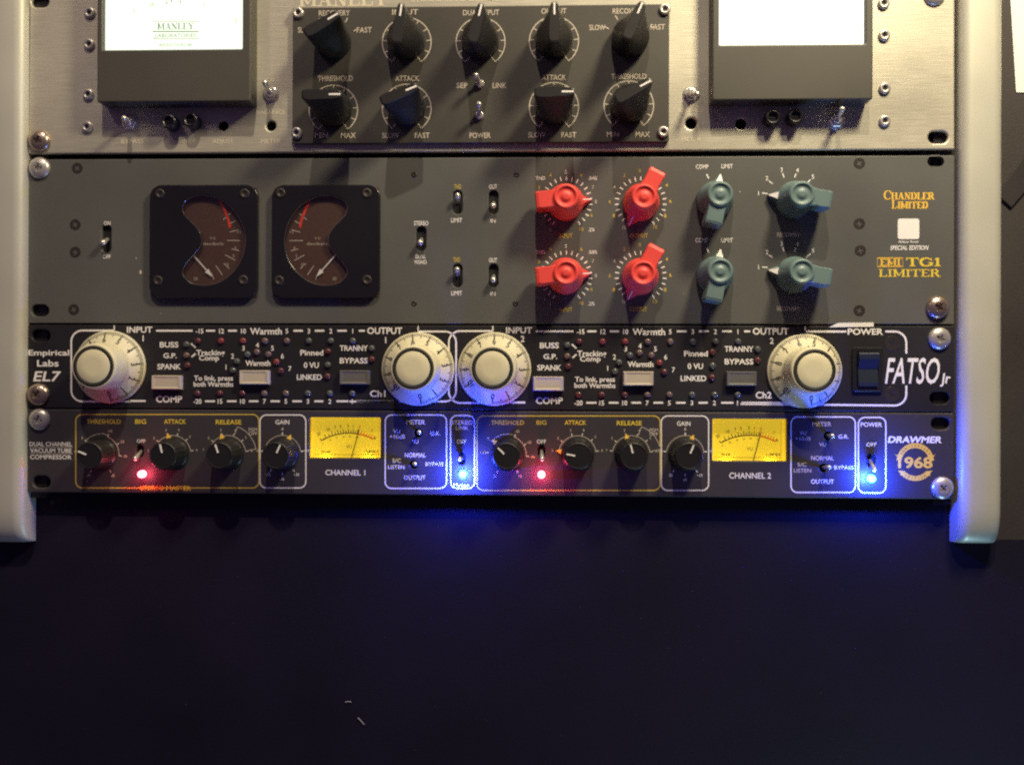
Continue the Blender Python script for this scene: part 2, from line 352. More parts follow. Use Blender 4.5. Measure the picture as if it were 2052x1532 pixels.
# a small slab-serif alphabet for the logos (unit cell, y up)
def _arc(cx, cy, rx, ry, a0, a1, n=12): return [(cx + rx * cos(radians(a0 + (a1 - a0) * i / n)), cy + ry * sin(radians(a0 + (a1 - a0) * i / n))) for i in range(n + 1)]
TK, TN = 0.2, 0.08
def _st(x, y0=0.0, y1=1.0): return [(TK, [(x, y0), (x, y1)])] + [(TN, [(x - .19, yy + (TN / 2 if yy == 0 else -TN / 2)), (x + .19, yy + (TN / 2 if yy == 0 else -TN / 2))]) for yy in (y0, y1) if yy in (0.0, 1.0)]
SER = {
    'C': (.85, [(TK, _arc(.47, .5, .37, .46, 120, 240)), (TN * 1.3, _arc(.47, .5, .37, .46, 35, 120)), (TN * 1.3, _arc(.47, .5, .37, .46, 240, 325)), (TN, [(.8, .62), (.8, .95)])]),
    'G': (.95, [(TK, _arc(.47, .5, .37, .46, 120, 240)), (TN * 1.3, _arc(.47, .5, .37, .46, 35, 120)), (TN * 1.3, _arc(.47, .5, .37, .46, 240, 325)), (TN, [(.8, .66), (.8, .95)]), (TK, [(.8, .05), (.8, .42)]), (TN, [(.6, .42), (.95, .42)])]),
    'H': (.95, _st(.2) + _st(.75) + [(TN, [(.2, .5), (.75, .5)])]),
    'A': (.95, [(TK, [(.47, 1), (.76, .03)]), (TN, [(.47, 1), (.18, .03)]), (TN, [(.3, .33), (.65, .33)]), (TN, [(.02, .04), (.34, .04)]), (TN, [(.58, .04), (.95, .04)])]),
    'N': (.95, [(TN, [(.2, 0), (.2, 1)]), (TK, [(.2, .97), (.75, .03)]), (TN, [(.75, 0), (.75, 1)]), (TN, [(.03, .96), (.3, .96)]), (TN, [(.03, .04), (.36, .04)]), (TN, [(.58, .96), (.92, .96)])]),
    'D': (.92, _st(.2) + [(TN, [(.2, .96), (.5, .96)]), (TN, [(.2, .04), (.5, .04)]), (TK * .95, _arc(.42, .5, .36, .46, -75, 75))]),
    'L': (.78, _st(.2) + [(TN, [(.2, .04), (.7, .04)]), (TN, [(.7, .02), (.7, .32)])]),
    'E': (.8, _st(.2) + [(TN, [(.2, .04), (.72, .04)]), (TN, [(.2, .96), (.7, .96)]), (TN, [(.2, .5), (.55, .5)]), (TN, [(.72, .02), (.72, .3)]), (TN, [(.7, .72), (.7, .98)])]),
    'R': (.9, _st(.2) + [(TN, [(.2, .96), (.5, .96)]), (TN, [(.2, .5), (.5, .5)]), (TK * .9, _arc(.45, .73, .24, .22, -80, 80)), (TK, [(.48, .5), (.8, .03)]), (TN, [(.66, .04), (.95, .04)])]),
    'I': (.45, _st(.22)),
    'M': (1.15, _st(.2) + _st(.95) + [(TK * .8, [(.2, .97), (.57, .15)]), (TN, [(.57, .15), (.95, .97)])]),
    'T': (.9, _st(.45) + [(TN, [(.05, .96), (.85, .96)]), (TN, [(.06, .7), (.06, .98)]), (TN, [(.84, .7), (.84, .98)])]),
    '1': (.5, [(TK, [(.28, 0), (.28, 1)]), (TN, [(.05, .04), (.48, .04)]), (TN * 1.3, [(.1, .8), (.28, .97)])]),
    'Y': (.9, [(TK, [(.45, .45), (.45, 0)]), (TK, [(.15, .97), (.45, .45)]), (TN, [(.75, .97), (.45, .45)]), (TN, [(.0, .96), (.32, .96)]), (TN, [(.6, .96), (.9, .96)]), (TN, [(.26, .04), (.64, .04)])]),
    ' ': (.5, []),
}
def serif(mb, t, u, v, h, wd, w=0.12, weight=1.0, caps=None):
    tot = sum(SER[c][0] * ((caps or {}).get(i, 1)) for i, c in enumerate(t)); sx = wd / tot; x = u - wd / 2; n = 0
    for i, c in enumerate(t):
        g = (caps or {}).get(i, 1)
        for th, pts in SER[c][1]:
            n += 1
            mb.line([(x + px_ * sx * g, v - h / 2 + py_ * h * g) for px_, py_ in pts], th * min(h, sx * 1.05) * weight * 1.15, w + (n % 9) * 0.002)
        x += SER[c][0] * sx * g
big_meter(195, 503, 204, 206, 486, 99, MT['mface'], True)
big_meter(1428, 1750, 200, 1442, 1735, 89, MT['mface2'], False)
# black sub-panel
a0, a1, a2, a3 = rpx(586, 12, 1341, 286, w=2.5)
mb = MB(); mb.curve([rrect(a0, a1, a2, a3, 0.8, 3)], 0.02, 2.5, 0.35); build('black_control_plate', mb, MT['blackplate'], mu.t)
for x, y in ((598, 27), (595, 267), (1332, 20), (1329, 265)):
    u, v = at(x, y, 2.5); allen(mu.t, u, v, 2.5, 15)
PR = MB()                                    # print on the plate
PW = 2.6
def ptxt(t, x, y, h, wd=None, b=0.01):
    u, v = at(x, y, PW); q = k(x, y); word(mu.t, 'pale', t, u, v, h * q, wd * q if wd else None, b, w=PW)
TITLE = [('RECOVERY', 670, 26, 62), ('INPUT', 812, 24, 52), ('DUAL INPUT', 964, 25, 72), ('OUTPUT', 1110, 22, 50), ('RECOVERY', 1259, 22, 62), ('THRESHOLD', 672, 157, 70), ('ATTACK', 816, 157, 48),
         ('ATTACK', 1110, 155, 48), ('THRESHOLD', 1260, 153, 70), ('POWER', 962, 271, 42), ('SEP', 926, 171, 22), ('LINK', 1001, 171, 27), ('MIN', 644, 271, 26), ('MAX', 698, 271, 30), ('SLOW', 783, 271, 34), ('FAST', 846, 271, 30),
         ('SLOW', 1076, 270, 34), ('FAST', 1140, 270, 30), ('MIN', 1228, 269, 24), ('MAX', 1288, 269, 28), ('SLOW', 1197, 55, 32), ('FAST', 1318, 54, 29), ('SLOW', 612, 60, 30), ('FAST', 730, 60, 30)]
for t, x, y, wd in TITLE: ptxt(t, x, y, 11, wd)
KN = []
for x, y, ring in ((815, 85, 1), (963, 85, 1), (1110, 83, 1), (668, 220, 1), (815, 218, 1), (1110, 215, 1), (1260, 212, 1), (668, 85, 0), (1262, 80, 0)):
    u, v = at(x, y, 2.5); KN.append((u, v))
    if ring:
        PR.line(arc(u, v, 12.7, -143, 143, 40), 0.5, PW)
        for i in range(11):
            a = radians(-143 + 28.6 * i); r0 = 9.6 if i in (0, 10) else 10.3; PR.line([(u + r0 * sin(a), v + r0 * cos(a)), (u + 12.7 * sin(a), v + 12.7 * cos(a))], 0.45, PW + 0.01)
    else:
        for i in range(5):
            a = radians(-62 + 31 * i); PR.line([(u + 12 * sin(a), v + 12 * cos(a)), (u + 14.6 * sin(a), v + 14.6 * cos(a))], 0.5, PW)
build('scale_rings', PR, MT['pale'], mu.t)['kind'] = 'stuff'
EN = MB()
for t, x, y, h, wd in (('BYPASS', 265, 283, 9, 44), ('ADJUST', 447, 283, 9, 42), ('METER', 543, 283, 9, 40), ('ON', 545, 160, 9, 26), ('BALANCE', 543, 225, 9, 58), ('METER', 1385, 279, 9, 38), ('BALANCE', 1385, 222, 8, 50), ('INPUT', 370, 283, 8, 44)):
    u, v = at(x, y); q = k(x, y); word(mu.t, 'paleonalu', t, u, v, h * q, wd * q, 0.0)
u, v = at(688, -1); serif(EN, 'MANLEY', u, v, 7.2, 47, 0.12, 1.0)
u, v = at(912, -3); EN.text('STEREO VARIABLE MU', u, v, 3.1, 46, 0.012)
build('engraved_lettering', EN, MT['paleonalu'], mu.t)
def _pointer(parent, u, v, w, rot):
    mb = MB(); n = 40; rings = []
    def ring(fn, ww): rings.append([(*fn(2 * pi * i / n), ww) for i in range(n)])
    def blend(t, r):
        def fn(a):
            cx, cy = r * cos(a), r * sin(a)
            # superelliptic bar 5 x 20 mm, narrower at the pointing end
            e = 0.42; bx = 2.6 * math.copysign(abs(cos(a)) ** e, cos(a)); by = 10.0 * math.copysign(abs(sin(a)) ** e, sin(a))
            bx *= 1.15 - 0.35 * (by + 10) / 20
            return cx * (1 - t) + bx * t, cy * (1 - t) + by * t
        return fn
    for t, r, ww in ((0, 9.4, 0), (0, 9.6, 3.5), (0.0, 9.5, 6), (0.12, 9.2, 9), (0.5, 9.0, 15), (0.8, 9, 20.5), (0.97, 9, 26), (1.0, 9, 26.6)): ring(blend(t, r), ww)
    ring(lambda a: tuple(c * 0.9 for c in blend(1, 9)(a)), 26.9)
    for j in range(len(rings) - 1):
        mb.add(rings[j] + rings[j + 1], [(i, (i + 1) % n, n + (i + 1) % n, n + i) for i in range(n)], 1 <= j < 6)
    mb.flat([(p[0], p[1]) for p in rings[-1]], 26.9)
    o = build('pointer_knob', mb, MT['blackplastic'], parent, (u, v, w), rot, weld=True)
    l = MB(); l.box(-0.42, 0.42, 3.6, 9.4, 26.8, 27.05); build('pointer_line', l, MT['white'], o); return o
pk = Kit(_pointer)
for (u, v), a in zip(KN, (8, 14, 0, 90, 68, 90, 62, 60, 24)): pk(mu.t, u, v, 2.5, a)
for x, y, du, dv in ((262, 247, 2.2, -1.0), (543, 190, 0.6, 2.2), (1385, 190, 1.0, -3.4), (1675, 243, -0.8, 2.4), (963, 172, -1.6, 1.2), (962, 235, 0.3, 3.0)): toggle(mu.t, x, y, du, dv)
for x, y in ((347, 250), (390, 247), (1543, 242), (1588, 240)):
    u, v = at(x, y); mb = MB(); mb.lathe([(3.8, 0), (3.8, 6.5), (3.4, 7.2), (2.5, 7.2), (2.4, 5.5)], 26, mod=lambda a, w: 1 + 0.025 * (1 if int(a * 26 / 2 / pi + .5) % 2 else -1) if w < 6.6 else 1)
    mb.box(-2.2, 2.2, -0.35, 0.35, 5.5, 5.9); build('trim_pot', mb, MT['gloss'], mu.t, (u, v, 0))

# ------------------------------------------------------------------ unit 2: grey, red and teal paddle knobs
tg = Unit('grey_limiter', 'dark grey rack unit with four red and four teal paddle knobs and round dark meters', 2, 1 * U, MT['grey'])
for x, y in ((80, 622), (1875, 323)):
    u, v = at(x, y); tg.holes.append(stadium(u, v, 9.6, 6.4))
SL = [(213, 478, 5.2, 15.0), (844, 478, 5.2, 13.0), (917, 405, 5.0, 12.4), (989, 405, 5.0, 12.4), (917, 552, 5.0, 12.4), (989, 552, 5.0, 12.4)]
for x, y, a, b in SL: u, v = at(x, y); tg.holes.append(stadium(u, v, a, b))
def smooth_loop(pts, n=5):
    out = []; m = len(pts)
    for i in range(m):
        p0, p1, p2, p3 = [Vector(pts[(i + j) % m]) for j in (-1, 0, 1, 2)]
        for s_ in range(n):
            t = s_ / n; out.append(tuple(0.5 * ((2 * p1) + (p2 - p0) * t + (2 * p0 - 5 * p1 + 4 * p2 - p3) * t * t + (3 * p1 - p0 - 3 * p2 + p3) * t ** 3)))
    return out
KID = [(369, 428), (366, 412), (378, 398), (402, 391), (432, 395), (462, 414), (483, 443), (492, 476), (487, 510), (471, 540), (445, 562), (415, 571), (387, 568), (370, 555), (366, 541), (376, 524), (392, 506), (403, 488), (402, 468), (391, 452), (379, 440)]
for mir in (0, 1):
    X = (lambda x: 1062 - x) if mir else (lambda x: x)
    bx = (544, 761) if mir else (299, 516); BW = 3.0
    u0, u1, v0, v1 = rpx(bx[0], 370, bx[1], 598, w=BW); BW = 3.0
    kid = smooth_loop([at(X(x), y, BW) for x, y in KID])
    mb = MB(); mb.curve([rrect(u0, u1, v0, v1, 6.5, 8), kid], 0.05, BW, 0.5, 3)
    o = build('round_meter', mb, MT['gloss'], tg.t, label='brown meter with its dial opening left' if mir else 'brown meter with its dial opening right')
    f = MB(); cx, cy = at(X(430), 482); f.flat([(u0+1,v0+1),(u1-1,v0+1),(u1-1,v1-1),(u0+1,v1-1)], 0.25); build('dial_face', f, MT['dialbrown'], o)
    g = MB(); g.curve([kid], 1.9, 2.3); build('glass_pane', g, MT['glass'], o)
    rm = MB(); rm.line(kid, 0.4, BW - 0.35, True); build('window_rim', rm, MT['bronze'], o)
    W = 0.4; ra = MB(); ra.line([at(X(x), y, W) for x, y in ((440, 402), (450, 420), (457, 438), (461, 456))], 1.2, W); build('red_arc', ra, MT['dred'], o)
    nd = MB(); P0, P1 = at(X(384), 506, 0), at(X(421), 548, 0); nd.line([P0, P1], 0.6, 1.2)
    d = (Vector(P1) - Vector(P0)).normalized(); nn = Vector((-d.y, d.x)); nd.flat([Vector(P1) - d * 2 + nn * 1.3, Vector(P1) - d * 2 - nn * 1.3, Vector(P1) + d * 2.6], 1.22); build('needle', nd, MT['white'], o)
    pr = MB(); c0 = Vector(at(X(398), 482, W))
    for a, ln in ((75, 5), (90, 7), (104, 4), (118, 6), (132, 4), (145, 6), (158, 4), (62, 3), (50, 5)):
        s_ = -1 if mir else 1; d = Vector((s_ * sin(radians(a)), cos(radians(a)))); r1 = 22.0; pr.line([tuple(c0 + d * (r1 - ln)), tuple(c0 + d * r1)], 0.4, W)
    pr.text('V U', *at(X(426), 477, W), 1.5, None, 0, w=W); pr.text('decibels', *at(X(427), 488, W), 1.6, 11, 0, w=W)
    for t, x, y in (('+3', 478, 465), ('0', 472, 497), ('5', 468, 512), ('10', 455, 530), ('20', 392, 558)): pr.text(t, *at(X(x), y, W), 1.7, None, 0, w=W)
    build('dial_print', pr, MT['pale'], o)
    for x, y in (((562, 387), (735, 387), (559, 562), (735, 561)) if mir else ((320, 388), (490, 388), (316, 562), (487, 561))):
        u, v = at(x, y, BW); s2 = MB(); s2.lathe([(2.6, BW - .1), (2.6, BW + .25), (2.2, BW + .45), (1.1, BW + .45), (0.9, BW + .1)], 20, u=u, v=v); build('bezel_screw', s2, MT['darkscrew'], o)
tg_txt = [('white', 'ON', 215, 447, 8, 13), ('white', 'OFF', 214, 514, 8, 16), ('white', 'STEREO', 844, 447, 9, 29), ('white', 'DUAL', 843, 514, 8, 20), ('white', 'MONO', 843, 525, 8, 24),
          ('dyellow', 'THD', 917, 374, 9, 14), ('white', 'LIMIT', 915, 441, 9, 22), ('white', 'OUT', 988, 374, 9, 16), ('white', 'IN', 988, 442, 8, 10),
          ('dyellow', 'THD', 915, 520, 9, 14), ('white', 'LIMIT', 915, 587, 9, 22), ('white', 'OUT', 988, 521, 9, 16), ('white', 'IN', 988, 588, 8, 10),
          ('white', 'COMP', 1407, 334, 9, 25), ('white', 'LIMIT', 1457, 333, 9, 23), ('white', 'COMP', 1406, 481, 9, 25), ('white', 'LIMIT', 1457, 481, 9, 23),
          ('pale', 'RECOVERY', 1580, 470, 9, 46), ('pale', 'RECOVERY', 1580, 618, 9, 46), ('dyellow', 'INPUT', 1134, 472, 9, 26), ('dyellow', 'OUTPUT', 1280, 472, 9, 35), ('dyellow', 'INPUT', 1134, 620, 9, 26), ('dyellow', 'OUTPUT', 1279, 619, 9, 35)]
for key, t, x, y, h, wd in tg_txt: tg.txt(key, t, x, y, h, wd, 0.015)
for yy in (0, 148):
    for t, x, y in (('1', 1520, 387), ('2', 1537, 357), ('3', 1566, 340), ('4', 1598, 341), ('5', 1629, 354)): tg.txt('white', t, x, y + yy, 9, None, 0.012)
    for a, b in (((1527, 387), (1538, 388)), ((1541, 363), (1548, 368)), ((1568, 347), (1571, 356)), ((1595, 348), (1592, 356)), ((1624, 360), (1616, 368))): tg.pline('white', [(a[0], a[1] + yy), (b[0], b[1] + yy)], 0.55)
    tg.pline('white', [(1416, 349 + yy), (1420, 358 + yy)], 0.7)
    for cx, cy, nums in ((1135, 406, [('dyellow', '3', 1080, 377), ('dyellow', '4', 1103, 352), ('white', '5', 1134, 346), ('dyellow', '6', 1165, 352), ('pale', '7', 1188, 376), ('pale', '8', 1194, 405), ('dyellow', '9', 1185, 433), ('dyellow', '10', 1165, 460), ('white', 'THD', 1083, 358), ('white', '.04%', 1188, 358), ('white', '.2%', 1185, 461), ('pale', '1', 1103, 461)]),
                         (1284, 406, [('dyellow', '2', 1251, 352), ('dyellow', '0', 1282, 343), ('pale', '4', 1231, 376), ('dyellow', '6', 1222, 405), ('yellow', '8', 1230, 433), ('yellow', '4', 1336, 372), ('yellow', '6', 1343, 404), ('yellow', '8', 1333, 433), ('dyellow', '10', 1313, 456), ('pale', '10', 1251, 457)])):
        for i in range(23):
            a = radians(-148 + 296 * i / 22); x, y = cx + 44 * sin(a), cy + yy - 44 * cos(a); x2, y2 = cx + 52 * sin(a), cy + yy - 52 * cos(a)
            tg.pline('white', [(x, y), (x2, y2)], 0.62)
        for key, t, x, y in nums: tg.txt(key, t, x, y + yy - 1, 7.5, None, 0.008)
ch = MB()
for x, y, a, b in ((282, 545, .9, 1.7), (273, 517, .35, .8), (1483, 384, .5, .35), (322, 628, .3, .25), (1370, 588, .25, .2)):
    u, v = at(x, y); ch.flat([(u + a * sin(t * 1.05) * random.uniform(.5, 1), v + b * cos(t * 1.05) * random.uniform(.5, 1)) for t in range(6)], 0.03)
build('paint_chips', ch, MT['pale'], tg.t)['kind'] = 'stuff'
# logos
u, v = at(1821, 393); serif(tg.own('gold','lettering'), 'CHANDLER', u, v, 3.6, 25.5, 0.12, 1.05, {0: 1.3, 4: 1.0})
u, v = at(1823, 411); serif(tg.own('gold','lettering'), 'LIMITED', u, v, 3.6, 18.5, 0.12, 1.1, {0: 1.2})
u0, u1, v0, v1 = rpx(1799, 438, 1842, 479); tg.own('white','white_square').flat(rrect(u0, u1, v0, v1, 1.2), 0.12)
tg.txt('white', 'Abbey Road', 1820, 484, 5, 40, 0.01, 0.2); tg.txt('white', 'SPECIAL EDITION', 1822, 496, 9, 76, 0.02, 0.2)
tg.pline('gold', [(1758, 517), (1809, 517), (1809, 534), (1758, 534)], 0.55, True, False)
u, v = at(1784, 525.5); serif(tg.own('gold','lettering'), 'EMI', u, v, 3.3, 10.5, 0.12, 1.2)
u, v = at(1850, 525); serif(tg.own('yellow','lettering'), 'TG1', u, v, 4.3, 17.8, 0.12, 1.35)
u, v = at(1822, 547); serif(tg.own('yellow','lettering'), 'LIMITER', u, v, 3.8, 31, 0.12, 1.05)
tg.finish(0.0, 0.5, 1.0, 2.0)
wb = MB()
for x, y, a, b in SL: u, v = at(x, y); wb.box(u - a * .7, u + a * .7, v - b * .6, v + b * .6, -2.6, -2.2)
build('slot_backing', wb, MT['hole'], tg.t)['kind'] = 'stuff'
for (x, y, a, b), dv, du in zip(SL, (-1, -1, 1, -1, 1, -1), (0, 0, .3, 0, 0, 0)):
    u, v = at(x, y); mb = MB(); mb.tube((0, 0, -2.0), (du, dv * 2.6, 3.6), 0.9, 1.55, 16); build('slot_switch', mb, MT['chrome'], tg.t, (u, v, 0))
u, v = at(80, 337); rack_screw(tg.t, u, v, 0, 5)
u, v = at(1878, 616); rack_screw_dark(tg.t, u, v, 0, 30)
for x, y in ((155, 337), (151, 450), (151, 505), (148, 620), (1722, 327), (1722, 448), (1724, 502), (1722, 622)): u, v = at(x, y); csk(tg.t, u, v, 0, random.uniform(0, 90))
for x, y in ((830, 350), (1035, 350), (830, 608), (1033, 608)): u, v = at(x, y); tiny(tg.t, u, v, 0)

def paddle_maker(m, name, tipwhite):
    def make(parent, u, v, w, rot):
        mb = MB()
        mb.lathe([(8.9, 0), (9.4, 0.5), (9.3, 4.2), (8.9, 6.2), (8.1, 8.4), (7.3, 12), (6.7, 16.6), (6.2, 18.2), (5.5, 18.8), (4.8, 18.5), (4.4, 17.9), (2.5, 17.9), (2.1, 18.4), (0.9, 18.5)], 44)
        # handle wing: leaves the barrel downwards (rot turns it)
        out = [(-3.6, 1.5), (3.6, 1.5), (4.9, -4), (4.3, -8), (4.5, -14.2), (4.0, -15.4), (-4.0, -15.4), (-4.5, -14.2), (-4.3, -8), (-4.9, -4)]
        sm = out
        for (sc0, w0), (sc1, w1) in zip([(.96, 4.5), (1, 6), (1, 15.8), (.97, 16.8)], [(1, 6), (1, 15.8), (.97, 16.8), (.88, 17.3)]):
            n = len(sm); A = [(x * sc0, y * sc0 if y < 0 else y, w0) for x, y in sm]; B = [(x * sc1, y * (sc1 if y < 0 else 1), w1) for x, y in sm]
            mb.add(A + B, [(i, (i + 1) % n, n + (i + 1) % n, n + i) for i in range(n)])
        mb.flat([(x * .88, y * .88 if y < 0 else y) for x, y in sm], 17.3); mb.flat([(x * .96, y * .96 if y < 0 else y) for x, y in sm][::-1], 4.5)
        # pointer wedge on the skirt
        mb.add([(-4.2, 7.6, 0.3), (4.2, 7.6, 0.3), (0.25, 13.6, 0.3), (-0.25, 13.6, 0.3), (-2.6, 7.4, 6.2), (2.6, 7.4, 6.2), (0.25, 13.2, 2.6), (-0.25, 13.2, 2.6)],
               [(4, 5, 6, 7), (0, 1, 5, 4), (1, 2, 6, 5), (2, 3, 7, 6), (3, 0, 4, 7), (3, 2, 1, 0)])
        o = build(name, mb, m, parent, (u, v, w), rot)
        l = MB()
        if tipwhite: l.add([(-2.1, 7.9, 6.15), (2.1, 7.9, 6.15), (0.24, 13.2, 2.85), (-0.24, 13.2, 2.85)], [(0, 1, 2, 3)])
        else: l.add([(-0.3, 7.9, 6.15), (0.3, 7.9, 6.15), (0.24, 13.2, 2.85), (-0.24, 13.2, 2.85)], [(0, 1, 2, 3)])
        build('pointer_line', l, MT['white'] , o); return o
    return Kit(make)
redk = paddle_maker(MT['red'], 'paddle_knob', False); tealk = paddle_maker(MT['teal'], 'paddle_knob', True)
for x, y, a in ((1133, 407, 84), (1133, 554, 84), (1284, 407, 208), (1282, 555, 208)): u, v = at(x, y); redk(tg.t, u, v, 0, a, 'red paddle knob')
for x, y, a in ((1431, 402, 12), (1431, 551, 12), (1589, 402, -79), (1589, 552, -79)): u, v = at(x, y); tealk(tg.t, u, v, 0, a, 'teal paddle knob')

# ------------------------------------------------------------------ unit 3: black, four cream dials
fa = Unit('black_tape_simulator', 'black single-space rack unit with four large cream numbered dials', 1, 0, MT['black'])
for x, y in ((82, 672), (1883, 797)): u, v = at(x, y); fa.holes.append(stadium(u, v, 10, 6.6))
CH = at(1300, 700)[0] - at(533, 700)[0]
W1 = 'white'
def both(fn):
    for c in (0, 1): fn(c * CH, str(c + 1))
def ftxt(t, x, y, h, wd=None, bold=0.02, sh=0.0):
    def fn(du, n):
        u, v = at(x, y); q = k(x, y); word(fa.t, W1, t.replace('#', n), u + du, v, h * q, wd * q if wd else None, bold, sh, small=fa.P(W1))
    both(fn)
def fline(pts, wd):
    def fn(du, n): fa.own(W1).line([(p[0] + du, p[1]) for p in [at(*q) for q in pts]], wd, 0.1)
    both(fn)
for t, x, y, h, wd in (('INPUT', 280, 660, 12, 51), ('#', 287, 677, 12, None), ('Warmth', 533, 663, 13, 64), ('OUTPUT', 771, 662, 13, 70), ('#', 773, 681, 12, None), ('BUSS', 339, 690, 11, 37), ('G.P.', 341, 712, 10, 27), ('SPANK', 339, 734, 11, 47),
                       ('COMP', 339, 799, 13, 52), ('Tracking', 422, 706, 11, 57), ('Comp', 419, 716.5, 10, 40), ('Warmth', 517, 727, 11, 50), ('To link, press', 428, 757, 10, 78), ('both Warmths', 428, 769, 10, 80), ('Pinned', 625, 706, 11, 46),
                       ('0 VU', 624, 731, 11, 30), ('LINKED', 620, 755, 11, 50), ('TRANNY', 709, 697, 11, 56), ('BYPASS', 709, 722, 11, 56), ('Ch#', 757, 788, 13, 31)): ftxt(t, x, y, h, wd)
for t, x in (('-15', 400), ('12', 444), ('10', 488), ('5', 575), ('3', 619), ('2', 663), ('1', 707)): ftxt(t, x, 663, 9.5, None, 0.02)
for t, x in (('-20', 396), ('15', 441), ('10', 486), ('7', 530), ('5', 573), ('3', 617), ('2', 661), ('1', 706)): ftxt(t, x, 803.5, 9.5, None, 0.02)
for t, x, y in (('1', 453, 735), ('2', 466, 713), ('3', 488, 697), ('4', 516, 691), ('5', 546, 697), ('6', 566, 713), ('7', 581, 738)): ftxt(t, x, y, 10, None, 0.015)
for a, b in ((313, 386), (413, 431), (457, 475), (588, 607), (631, 650), (676, 695), (719, 731)): fline([(a, 662.5), (b, 662.5)], 0.95)
for a, b in ((411, 431), (455, 474), (499, 518), (542, 561), (586, 605), (630, 648), (674, 698)): fline([(a, 803.5), (b, 803.5)], 0.95)
fline([(714, 803.5), (800, 804)], 0.95); fline([(259, 803), (292, 803)], 0.95)
fline([(383, 688), (392, 696)], 0.8); fline([(384, 715), (392, 708)], 0.8)
def corner(cx, cy, r, a0, a1): return [(cx + r * sin(radians(a0 + (a1 - a0) * i / 8)), cy - r * cos(radians(a0 + (a1 - a0) * i / 8))) for i in range(9)]
fline([(229, 652), (229, 662), ] , 0.6)
fline([(229, 662)] + corner(165, 684, 22, 0, -90) + corner(165, 782, 22, -90, -180) + [(262, 804)], 0.85)
fline([(838, 653), (838, 664)], 0.6)
# right part of the frame of channel 1, and the power section on channel 2
fa.own(W1).line([at(*p) for p in [(838, 664)] + corner(892, 686, 22, 0, 90) + corner(892, 782, 22, 90, 180) + [(700, 804)]], 0.85, 0.1)
fa.own(W1).line([at(*p) for p in [(1612, 664), (1696, 664)]], 0.95, 0.1)
fa.own(W1).line([at(*p) for p in [(1774, 664)] + corner(1793, 687, 23, 0, 90) + [(1816, 708)]], 0.95, 0.1)
fa.own(W1).line([at(*p) for p in [(1816, 772)] + corner(1793, 789, 23, 90, 180) + [(1484, 809)]], 0.95, 0.1)
fa.txt(W1, 'POWER', 1734, 664, 12.5, 71, 0.025)
fa.txt(W1, 'FATSO', 1830, 741, 54, 106, 0.008, 0.13); fa.txt(W1, 'Jr', 1895, 757, 21, 19, 0.02, 0.13)
fa.txt(W1, 'Empirical', 98, 706, 11, 82, 0.02); fa.txt(W1, 'Labs', 96, 727, 13, 43, 0.02); fa.txt(W1, 'EL7', 95, 753, 20, 52, 0.015, 0.22)
fa.finish(0.0, 0.4, 0.8)
u, v = at(78, 790); rack_screw_dark(fa.t, u, v, 0, 40)
u, v = at(1882, 678); rack_screw(fa.t, u, v, 0, 25)
def cone(u, v):
    r = math.hypot(u, v); return 1.7 + (18.4 - r) * (3.0 / 5.6) + 0.08
def _dial(parent, u, v, w, rot):
    mb = MB(); mb.lathe([(18.9, 0.2), (19.0, 1.3), (18.5, 1.75), (12.9, 4.7), (12.5, 5.4), (12.1, 6.2)], 72, cap=False)
    mb.lathe([(12.1, 6.2), (11.7, 17.0), (11.6, 18.6), (11.2, 19.5), (10.8, 19.8), (10.2, 19.7)], 72, mod=lambda a, w_: 1 + (0.012 * cos(36 * a) if 6 < w_ < 17.5 else 0), cap=False)
    o = build('numbered_dial', mb, MT['cream'], parent, (u, v, w), rot)
    r = MB(); r.lathe([(10.45, 19.5), (10.4, 19.9), (8.55, 19.9), (8.5, 19.5)], 60, cap=False); build('black_ring', r, MT['mark'], o)
    c = MB(); c.lathe([(8.55, 18.9), (8.5, 20.0), (8.35, 20.1), (4, 20.12)], 60); build('cap', c, MT['cream'], o)
    p = MB()
    for i in range(0, 101):
        a = radians(180 - i * 3.05); ln = 3.1 if i % 10 == 0 else (2.4 if i % 5 == 0 else 1.5)
        d = (sin(a), cos(a)); q0 = (d[0] * 18.35, d[1] * 18.35); q1 = (d[0] * (18.35 - ln), d[1] * (18.35 - ln))
        p.line([q0, q1], 0.46 if i % 10 else 0.75, lambda q: cone(q[0], q[1]) + 0.02)
        if i % 10 == 0:
            c0 = (d[0] * 14.3, d[1] * 14.3); p.text(str(i // 10), c0[0], c0[1], 2.9, None, 0.03, rot=-a, wf=lambda x, y: cone(x, y) + 0.03)
    p.line([(0, 11.2), (0, 12.6)], 0.5, 17.2)
    build('dial_marks', p, MT['mark'], o); return o
dial = Kit(_dial)
